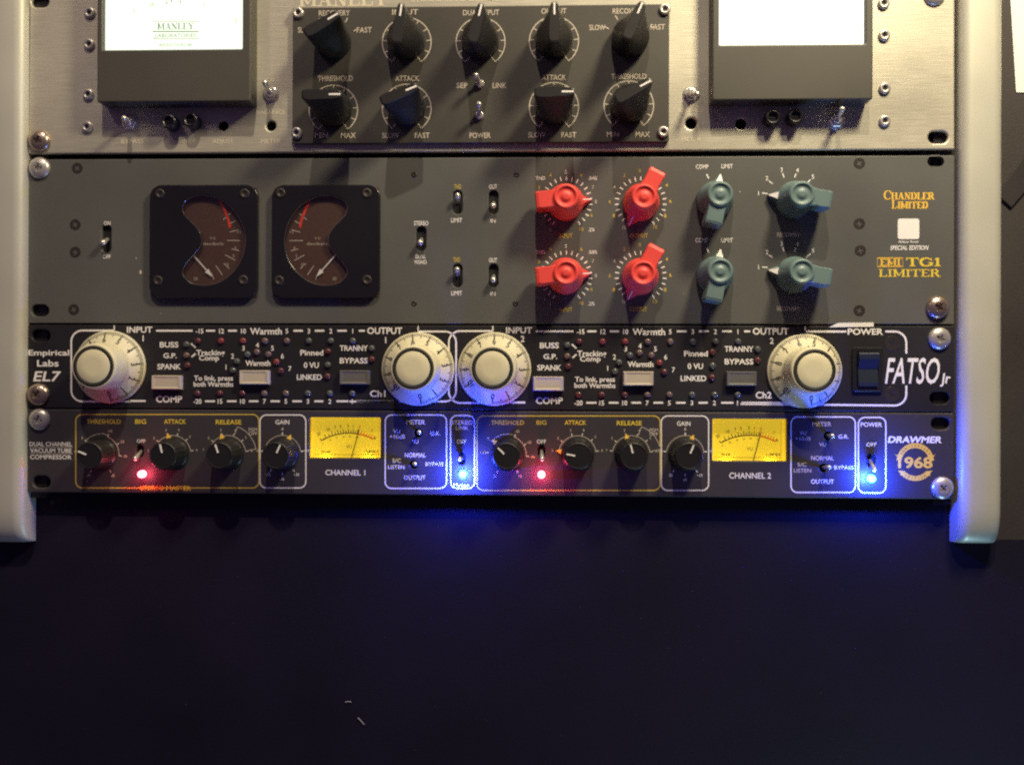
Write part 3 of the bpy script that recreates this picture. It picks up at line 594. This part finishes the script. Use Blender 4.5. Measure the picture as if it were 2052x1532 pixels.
# dial numbers rise anticlockwise from the bottom
for (x, y, setting) in ((222, 735, -4.0), (838, 739, -6.0), (991, 739, 3.0), (1611, 743, -11.0)):
    u, v = at(x, y); dial(fa.t, u, v, 0, setting)
def lens(m, r=1.7):
    def make(parent, u, v, w, rot):
        mb = MB(); mb.lathe([(r, -0.4), (r, 0.5), (r * .85, 1.1), (r * .5, 1.45)], 18); return build('indicator_lamp', mb, m, parent, (u, v, w))
    return Kit(make)
LR, LRR, LG, LP = lens(MT['ledoff_r']), lens(MT['ledoff_rr']), lens(MT['ledoff_g']), lens(MT['ledoff_p'])
for du in (0, CH):
    def L_(kit, x, y, label): u, v = at(x, y); kit(fa.t, u + du, v, 0, 0, label)
    for i, x in enumerate((397, 443, 487, 531, 575, 619, 663, 707)): L_((LR, LRR, LRR, LP, LP, LG, LG, LG)[i], x, 683, 'unlit lamp of the upper row')
    for i, x in enumerate((396, 441, 486, 530, 573, 617, 661, 706)): L_((LR, LR, LR, LP, LP, LG, LG, LG)[i], x, 788, 'unlit lamp of the lower row')
    for kit, x, y in ((LG, 374, 690), (LP, 374, 712), (LR, 376, 732), (LG, 467, 742), (LG, 475, 724), (LG, 496, 710), (LP, 515, 705), (LP, 538, 710), (LRR, 554, 725), (LR, 563, 743), (LR, 657, 704), (LG, 657, 731), (LR, 656, 754), (LG, 745, 698), (LR, 745, 720)):
        L_(kit, x, y, 'small unlit lamp beside a control')
    for x, y, key, lb in ((337, 766, 'creamb', 'cream push button'), (512, 756, 'creamb', 'cream push button'), (712, 756, 'greyb', 'dark grey push button')):
        u, v = at(x, y); u += du; mb = MB(); W_, H_, T = 7.9, 3.7, 3.4
        a = [(-W_, -H_, 0), (W_, -H_, 0), (W_, H_, 0), (-W_, H_, 0)]; b = [(x_ * .97, y_ * .95, T * .75) for x_, y_, _ in a]; c = [(x_ * .93, y_ * .86, T) for x_, y_, _ in a]; d = [(x_ * .72, y_ * .6, T * .9) for x_, y_, _ in a]
        mb.add(a + b + c + d, [(j * 4 + i, j * 4 + (i + 1) % 4, j * 4 + 4 + (i + 1) % 4, j * 4 + 4 + i) for j in range(3) for i in range(4)] + [(12, 13, 14, 15)])
        build('push_button', mb, MT[key], fa.t, (u, v, 0), label=lb)
# rocker switch
u0, u1, v0, v1 = rpx(1707, 696, 1767, 784); mb = MB(); mb.curve([rrect(u0, u1, v0, v1, 0.8, 3), rrect(u0 + 2.2, u1 - 2.2, v0 + 2.2, v1 - 2.2, 0.4, 2)], 0.02, 1.6, 0.3)
rk = build('rocker_switch', mb, MT['blackplastic'], fa.t)
a, b, c, d = u0 + 2.6, u1 - 2.6, v0 + 2.6, v1 - 2.6; m_ = (c + d) / 2
mb = MB(); prof = [(c, 0.3), (c, 2.6), (c + 2, 2.8), (m_, 1.7), (d - 3.4, 4.2), (d - 1, 4.4), (d, 3.2), (d, 0.3)]
mb.add([(x_, y_, z_) for x_ in (a, b) for y_, z_ in prof], [(i, i + 1, i + 9, i + 8) for i in range(7)] + [tuple(range(7, -1, -1)), tuple(range(8, 16))]); build('rocker', mb, MT['rockerlit'], rk)
for x, y in ((1788, 688), (1787, 790)): u, v = at(x, y); o = csk(fa.t, u, v, 0, 20); o.scale = (1.35, 1, 1.35)

# ------------------------------------------------------------------ unit 4: charcoal, yellow meters
dr = Unit('valve_compressor', 'charcoal single-space rack unit with two yellow meters and glowing blue lamps, lowest in the rack', 1, -U, MT['char'])
for x, y in ((83, 965), (1885, 848)): u, v = at(x, y); dr.holes.append(stadium(u, v, 9.5, 6.4))
def frame(key, x0, y0, x1, y1, tilt=0, wd=0.62):
    r = 13; P = corner(x1 - r, y0 + r, r, 0, 90) + corner(x1 - r, y1 - r, r, 90, 180) + corner(x0 + r, y1 - r, r, 180, 270) + corner(x0 + r, y0 + r, r, 270, 360)
    dr.pline(key, P, wd, True, False)
frame('dyellow', 152, 830, 519, 977); frame('white', 521, 831, 613, 977); frame('white', 772, 831, 895, 978); frame('white', 903, 832, 951, 978)
frame('dyellow', 956, 833, 1323, 982); frame('white', 1325, 833, 1420, 982); frame('white', 1585, 835, 1714, 986); frame('white', 1720, 836, 1775, 987)
D = [('dyellow', 'THRESHOLD', 208, 844, 9, 68), ('yellow', 'BIG', 282, 844, 9, 22), ('yellow', 'ATTACK', 351, 844, 9, 44), ('yellow', 'RELEASE', 458, 845, 9, 51), ('white', 'GAIN', 566, 845, 9, 28), ('white', 'CHANNEL 1', 692, 946, 11, 80),
     ('white', 'METER', 833, 845, 9, 37), ('white', 'VU', 795, 863, 8, 14), ('white', '+10dB', 796, 874, 8, 31), ('white', 'G.R.', 872, 868, 8, 20), ('white', 'VU', 832, 884, 8, 13), ('white', 'NORMAL', 832, 911, 9, 42), ('white', 'S/C', 795, 922, 8, 17),
     ('white', 'LISTEN', 794, 935, 8, 33), ('white', 'BYPASS', 871, 929, 8, 37), ('white', 'OUTPUT', 831, 956, 9, 43), ('pale', 'STEREO', 926, 846, 9, 43), ('pale', 'LINK', 926, 857, 8, 25), ('white', 'OFF', 925, 884, 8, 19), ('white', 'Master', 925, 971, 8, 32),
     ('white', 'OFF', 283, 883, 7, 17), ('dyellow', 'THRESHOLD', 1017, 846, 9, 66), ('dyellow', 'BIG', 1085, 846, 9, 20), ('yellow', 'ATTACK', 1153, 846, 9, 43), ('yellow', 'RELEASE', 1261, 847, 9, 50), ('white', 'GAIN', 1370, 848, 9, 27),
     ('white', 'OFF', 1085, 884, 8, 18), ('white', 'CHANNEL 2', 1503, 952, 12, 84), ('pale', 'METER', 1647, 849, 9, 38), ('pale', 'VU', 1609, 867, 8, 14), ('pale', '+10dB', 1609, 878, 8, 31), ('white', 'G.R.', 1690, 874, 8, 20), ('pale', 'VU', 1648, 890, 8, 14),
     ('pale', 'NORMAL', 1648, 917, 9, 45), ('pale', 'S/C', 1607, 930, 8, 18), ('pale', 'LISTEN', 1608, 942, 8, 35), ('white', 'BYPASS', 1691, 936, 8, 39), ('white', 'OUTPUT', 1648, 964, 9, 46), ('white', 'POWER', 1746, 850, 9, 43), ('white', 'OFF', 1746, 890, 8, 20),
     ('white', 'DUAL CHANNEL', 102, 889, 8.5, 85), ('white', 'VACUUM TUBE', 102, 902, 8.5, 83), ('white', 'COMPRESSOR', 102, 915, 8.5, 83), ('pale', 'PGM', 507, 860, 7, 17), ('pale', 'OFF', 507, 868, 7, 17), ('pale', 'PGM', 1310, 861, 7, 17), ('pale', 'OFF', 1310, 869, 7, 17)]
for key, t, x, y, h, wd in D: dr.txt(key, t, x, y, h, wd, 0.014 if h > 8.2 else 0.008)
for y in (895.5, 908.5): dr.pline('pale', [(60, y), (146, y)], 0.25)
dr.txt('white', 'DRAWMER', 1834, 880, 13, 108, 0.035, 0.2)
dr.txt('yellow', 'STEREO MASTER', 332, 977, 8.5, 102, 0.02)
# emblem
gx, gy = at(1834, 924); G = dr.own('gold', 'emblem')
G.line(arc(gx, gy, 8.1, -72, 72, 30), 2.5, 0.11); G.line(arc(gx, gy - 0.3, 8.4, 136, 224, 20), 2.5, 0.11)
for s_ in (-1, 1):
    G.flat([(gx + s_ * 6.6, gy + 2.0), (gx + s_ * 10.2, gy + 3.6), (gx + s_ * 9.0, gy + 2.2), (gx + s_ * 9.6, gy + 0.6), (gx + s_ * 7.2, gy + 0.4)], 0.115)
    G.flat([(gx + s_ * 5.2, gy - 5.0), (gx + s_ * 8.8, gy - 4.6), (gx + s_ * 7.6, gy - 5.8), (gx + s_ * 7.4, gy - 7.4), (gx + s_ * 5.6, gy - 7.0)], 0.115)
G.text('1968', gx, gy - 0.4, 5.6, 17.4, 0.03)
MK = dr.P('mark')
for i, c in enumerate('ANNIVERSARY'): a = radians(-60 + 12 * i); MK.text(c, gx + 8.1 * sin(a), gy + 8.1 * cos(a), 1.3, None, 0, rot=-a, w=0.14)
for i, c in enumerate('EDITION'): a = radians(214 - 11.4 * i); MK.text(c, gx + 8.4 * sin(a), gy - 0.3 + 8.4 * cos(a), 1.3, None, 0, rot=pi - a, w=0.14)
# knobs
def _fluted(parent, u, v, w, rot):
    mb = MB(); mb.lathe([(8.6, 0.1), (8.6, 0.9), (7.9, 1.6), (7.6, 2.0), (7.2, 12.2), (6.8, 13.2), (6.2, 13.5), (5.9, 13.2)], 72, mod=lambda a, w_: 1 + (0.022 * cos(18 * a) if 1.8 < w_ < 12.9 else 0))
    o = build('fluted_knob', mb, MT['blackplastic'], parent, (u, v, w), rot)
    l = MB(); l.box(-0.36, 0.36, 1.6, 6.1, 13.15, 13.65); build('pointer_line', l, MT['white'], o)
    t = MB(); t.add([(-1.9, 7.2, 0.95), (1.9, 7.2, 0.95), (0, 11.2, 0.35), (-1.9, 7.2, 0.1), (1.9, 7.2, 0.1), (0, 11.2, 0.1)], [(0, 1, 2), (0, 2, 5, 3), (1, 4, 5, 2), (3, 5, 4), (0, 3, 4, 1)]); build('yellow_pointer', t, MT['gold'], o); return o
fk = Kit(_fluted)
MAR = {'t': [('0', -50), ('-10', 22), ('-20', 60), ('-30', 95), ('dB', 150), ('+10', -85), ('20', 210)], 'a': [('1', -82), ('2', -50), ('3', -16), ('4', 14), ('5', 45), ('6', 80)], 'r': [('1', -80), ('2', -50), ('3', -16), ('4', 18), ('5', 48), ('6', 82)], 'g': [('0', 0), ('-10', -82), ('+10', 82), ('-20', 215), ('+20', 145), ('dB', 180)]}
for x, y, a, kd in ((202, 909, -68, 't'), (346, 909, -14, 'a'), (456, 909, -19, 'r'), (566, 909, 24, 'g'), (1017, 910, -46, 't'), (1157, 910, -80, 'a'), (1265, 910, -15, 'r'), (1373, 910, 23, 'g')):
    u, v = at(x, y); fk(dr.t, u, v, 0, a)
    key = 'pale' if kd != 'g' else 'white'
    if kd != 't': dr.P('pale').line(arc(u, v, 9.7, -80, 82, 24), 0.28, 0.1)
    else: dr.P('pale').line(arc(u, v, 9.7, 20, 95, 16), 0.28, 0.1); dr.P('pale').line(arc(u, v, 10.6, -50, 22, 16), 0.28, 0.1)
    for t, d in MAR[kd]:
        q = (sin(radians(d)), cos(radians(d))); dr.P(key).line([(u + 9.9 * q[0], v + 9.9 * q[1]), (u + 11.2 * q[0], v + 11.2 * q[1])], 0.55, 0.11)
        dr.P(key).text(t, u + 13.0 * q[0], v + 13.0 * q[1], 1.45, None, 0.005)
    if kd == 'r':
        dr.P('pale').line(arc(u, v, 15.2, 20, 80, 14), 0.3, 0.1)
        for d in (20, 80): q = (sin(radians(d)), cos(radians(d))); dr.P('pale').line([(u + 11 * q[0], v + 11 * q[1]), (u + 15.2 * q[0], v + 15.2 * q[1])], 0.3, 0.1)
dr_holes = [(280, 903, 2.0), (1085, 903, 2.0), (925, 918, 2.0), (1746, 922, 2.2), (838, 867, 2.2), (829, 930, 2.2), (1660, 873, 2.3), (1651, 937, 2.3)]
for x, y, r in dr_holes: u, v = at(x, y); dr.holes.append(stadium(u, v, r * 2, r * 2 + (2.4 if x in (280, 1085, 925, 1746) else 0.01)))
win = []
for x0, y0, x1, y1 in ((620, 836, 762, 917), (1428, 839, 1577, 923)):
    w4 = rpx(x0, y0, x1, y1); win.append(w4); dr.holes.append(rrect(*w4, 0.5, 2))
dr.finish(0.0, 0.7, 0.6)
for i, (u0, u1, v0, v1) in enumerate(win):
    mb = MB(); W = -5.5                                   # meter box behind the opening
    mb.box(u0 - 1.2, u0 - 0.05, v0 - 1, v1 + 1, W, -3.05); mb.box(u1 + 0.05, u1 + 1.2, v0 - 1, v1 + 1, W, -3.05); mb.box(u0 - 1.2, u1 + 1.2, v0 - 3, v0 - 2, W, -3.05); mb.box(u0 - 1.2, u1 + 1.2, v1 + 1.02, v1 + 2, W, -3.05)
    for f_ in (0.2, 0.8): lamp('meter_bulb', u0 + (u1 - u0) * f_, v0 - 1.6, -4.3, 0.0024, (1.0, 0.74, 0.14), 0.5)
    me_ = build('meter', mb, MT['vwall'], dr.t, label='yellow lit meter above CHANNEL %d' % (i + 1))
    f = MB(); f.flat([(u0 - 1, v0 - 2), (u1 + 1, v0 - 2), (u1 + 1, v1 + 1), (u0 - 1, v1 + 1)], W); build('dial_face', f, MT['vu'], me_)
    p = MB(); wd = u1 - u0; ht = v1 - v0; cx = u0 + wd * 0.53; cy = v0 - ht * 0.75; R = ht * 1.35
    p.line(arc(cx, cy, R, -31, 9, 24), 0.55, W + 0.1)
    for j in range(14): a = radians(-31 + 40 * (j / 13) ** 0.75); rr = 2.2 if j % 2 else 1.5; p.line([(cx + R * sin(a), cy + R * cos(a)), (cx + (R + rr) * sin(a), cy + (R + rr) * cos(a))], 0.4, W + 0.1)
    for t, a in (('20', -30), ('10', -20), ('7', -13), ('5', -8), ('3', -1), ('1', 4)): q = radians(a); p.text(t, cx + (R + 3.9) * sin(q), cy + (R + 3.9) * cos(q), 1.7, None, 0.01, rot=-q, w=W + 0.1)
    for t, a in (('0', -31), ('20', -22), ('40', -14), ('60', -6), ('80', 1), ('100', 9)): q = radians(a); p.text(t, cx + (R - 1.7) * sin(q), cy + (R - 1.7) * cos(q), 1.0, None, 0, rot=-q, w=W + 0.1)
    p.text('-', cx - wd * .36, cy + R * .91, 2.2, None, 0.02, w=W + .1); p.text('+', cx + wd * .37, cy + R * .91, 2.2, None, 0.01, w=W + .1)
    p.text('VU', cx, cy + R - 7.0, 1.9, None, 0, w=W + .1); p.text('SIFAM', u0 + wd * .2, v0 + ht * .13, 1.25, 4.6, 0.01, w=W + .1); p.text('COMPRESS', u0 + wd * .85, v0 + ht * .14, 1.25, 7.4, 0.01, w=W + .1)
    p.line([(u0 + 1.4, v0 + 1.3), (u1 - 1.4, v0 + 1.3)], 0.18, W + .1); p.line([(u1 - 1.7, v0 + 1), (u1 - 1.7, v1 - 1)], 0.12, W + .1)
    build('scale_print', p, MT['mark'], me_)
    rd = MB(); rd.line(arc(cx, cy, R, 10, 27, 12), 0.7, W + .1)
    for j in range(7): a = radians(10 + 17 * j / 6); rd.line([(cx + R * sin(a), cy + R * cos(a)), (cx + (R + 1.9) * sin(a), cy + (R + 1.9) * cos(a))], 0.35, W + .1)
    for t, a in (('0', 10), ('3', 22)): q = radians(a); rd.text(t, cx + (R + 3.9) * sin(q), cy + (R + 3.9) * cos(q), 1.7, None, 0.01, rot=-q, w=W + 0.1)
    build('red_scale', rd, MT['vured'], me_)
    nd = MB(); nd.line([(cx + 1.5, v0 - 0.5), (cx + 5.6, cy + R + 2.2)], 0.48, -4.2); build('needle', nd, MT['mark'], me_)
    g = MB(); g.box(u0 - 0.3, u1 + 0.3, v0 - 0.3, v1 + 0.3, -0.9, -0.5); build('glass_pane', g, MT['glass'], me_)
bk = MB()
for x, y, r in dr_holes: u, v = at(x, y); bk.box(u - 4, u + 4, v - 5, v + 5, -3.6, -3.2)
build('hole_backing', bk, MT['hole'], dr.t)['kind'] = 'stuff'
for x, y, tx, ty, col in ((280, 903, 271, 918, 0), (1085, 903, 1086, 919, 0), (925, 918, 921, 919, 0), (1746, 922, 1752, 940, 0), (838, 867, 840, 866, 1), (829, 930, 831, 929, 1), (1660, 873, 1668, 873, 1), (1651, 937, 1661, 936, 1)):
    u, v = at(x, y); wt = 6.0; tu, tv = at(tx, ty, wt); mb = MB(); mb.tube((0, 0, -2.5), (tu - u, tv - v, wt), 0.75, 1.25, 14)
    build('mini_toggle', mb, MT['chrome'], dr.t, (u, v, 0))
u, v = at(80, 840); rack_screw(dr.t, u, v, 0, 15)
u, v = at(1888, 977); rack_screw(dr.t, u, v, 0, 45)
for x, y in ((170, 843), (170, 963)): u, v = at(x, y); tiny(dr.t, u, v, 0)
for x, y, m, col, pw, lab in ((282, 950, 'ledred', (1, .06, .12), 0.011, 'glowing red lamp'), (1085, 951, 'ledred', (1, .06, .12), 0.018, 'glowing red lamp'), (927, 950, 'ledblue', (.03, .06, 1), 0.26, 'glowing blue lamp'), (1748, 959, 'ledblue', (.02, .06, 1), 0.26, 'glowing blue lamp')):
    u, v = at(x, y, 3.0); mb = MB(); mb.lathe([(1.95, -0.5), (1.95, 2.2), (1.7, 3.2), (1.1, 3.8), (0.5, 4.05)], 24)
    build('glowing_lamp', mb, MT[m], dr.t, (u, v, 0), label=lab)
    lamp('lamp_light', u, v - 0.5, 9.5 if 'blue' in m else 7.0, pw, col, 1.6)

# ------------------------------------------------------------------ the rack
rk = thing('equipment_rack', 'rack with two silver side rails holding the four audio units', 'rack', 0, -72, -9)
def rail(x0, x1, yb, name, label):
    u0, u1 = x0, x1; vb = yb; mb = MB(); r = 5.5; W0, W1 = -8.8, 6.0
    secs = [(420, 0), (vb + 24, 0)] + [(vb + 22 - 22 * sin(radians(t)), 9.0 * (1 - cos(radians(t))) ** 1.15) for t in range(10, 91, 10)]
    rings = []
    for vv, dp in secs:
        pts = [(u0, W0)] + [(u0 + r - r * cos(radians(t)), W1 - r + r * sin(radians(t)) - dp) for t in range(0, 91, 15)] + [(u1 - r + r * sin(radians(t)), W1 - r + r * cos(radians(t)) - dp) for t in range(0, 91, 15)] + [(u1, W0)]
        rings.append([(a, vv, max(b, W0 + 0.3) if 0 < i < len(pts) - 1 else b) for i, (a, b) in enumerate(pts)])
    n = len(rings[0])
    for j in range(len(rings) - 1): mb.add(rings[j] + rings[j + 1], [(i, n + i, n + i + 1, i + 1) for i in range(n - 1)], True)
    mb.add(rings[-1], [tuple(range(n))])
    return build(name, mb, MT['rail'], rk, label=label, weld=True)
ru0 = at(1921, 700)[0]; ru1 = at(1989, 700)[0] + 0.0
rail(ru0 - 0.8, ru0 + 20.4, at(1950, 1089)[1], 'side_rail', 'silver side rail right of the units')
lu1 = at(56, 700)[0]
rail(lu1 - 21.0, lu1, at(30, 1087)[1], 'side_rail', 'silver side rail left of the units')
for s_ in (-1, 1):
    mb = MB(); a, b = sorted((s_ * 240.9, s_ * 231.8)); mb.box(a, b, -U - 3, 4 * U + 240, -6.0, -3.4); build('mounting_strip', mb, MT['blackplastic'], rk)
# light patch on the black unit's top edge, modelled as an added white strip
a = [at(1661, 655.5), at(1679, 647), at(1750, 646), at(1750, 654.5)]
mb = MB(); mb.curve([a], 0.15, 0.55, 0.0); ws = build('light_patch', mb, MT['paper'], None)
ws['label'] = 'small light patch above the POWER switch of the black unit, modelled as a white strip'; ws['category'] = 'light patch'

# ------------------------------------------------------------------ behind and around
mb = MB(); mb.flat([(-1500, -1200), (1500, -1200), (1500, 900), (-1500, 900)], -9.0); bd = build('backdrop', mb, MT['felt']); bd['kind'] = 'structure'
mb = MB(); mb.box(at(1995, 500, -9)[0], 900, -66, 850, -12, -8.9); sb = build('lit_backdrop', mb, MT['side']); sb['kind'] = 'structure'  # paler sheet added over the backdrop to show the light falling there
P = [at(2021, -60, -8.6), at(2036, 185, -8.6), at(2120, 188, -8.6), at(2110, -60, -8.6)]
mb = MB(); mb.curve([P], -8.8, -8.4, 0.0); pp = build('paper_sheet', mb, MT['paper']); pp['label'] = 'white paper sheet at the top right beyond the rail'; pp['category'] = 'paper'
mb = MB(); mb.curve([[at(2062, 300, -8), at(1996, 388, -8), at(2026, 416, -8), at(2100, 330, -8)]], -8.9, -7.4, 0.2); tp = build('tape_end', mb, MT['tape']); tp['label'] = 'black tape end lying slanted right of the rail'; tp['category'] = 'tape'
def thread(pts, label, r=0.22):
    mb = MB(); Q = smooth_loop([at(x, y, -8.4) for x, y in pts] , 4)[:(len(pts) - 1) * 4 + 1]
    for a, b in zip(Q, Q[1:]): mb.tube((*a, -8.4), (*b, -8.4), r, r, 6, False)
    o = build('lint_thread', mb, MT['lint']); o['label'] = label; o['category'] = 'thread'; o['group'] = 'lint threads on the black board'
thread([(692, 1406), (697, 1404.5), (704, 1406)], 'short flat lint thread, upper of the two on the black board', 0.14)
thread([(717, 1437), (722, 1442), (730, 1451)], 'longer slanting lint thread, lower of the two on the black board')
du = MB()
for i in range(260):
    x, y = random.uniform(0, 2052), random.uniform(1040, 1530); u, v = at(x, y, -8.9); r = random.choice((.12, .15, .2, .3)); a = random.uniform(0, 3)
    du.add([(u + r * cos(a), v + r * sin(a), -8.85), (u - r * sin(a) * .6, v + r * cos(a) * .6, -8.7), (u - r * cos(a), v - r * sin(a), -8.85), (u + r * sin(a) * .6, v - r * cos(a) * .6, -8.7)], [(0, 1, 2, 3)])
o = build('dust', du, MT['tape']); o['kind'] = 'stuff'
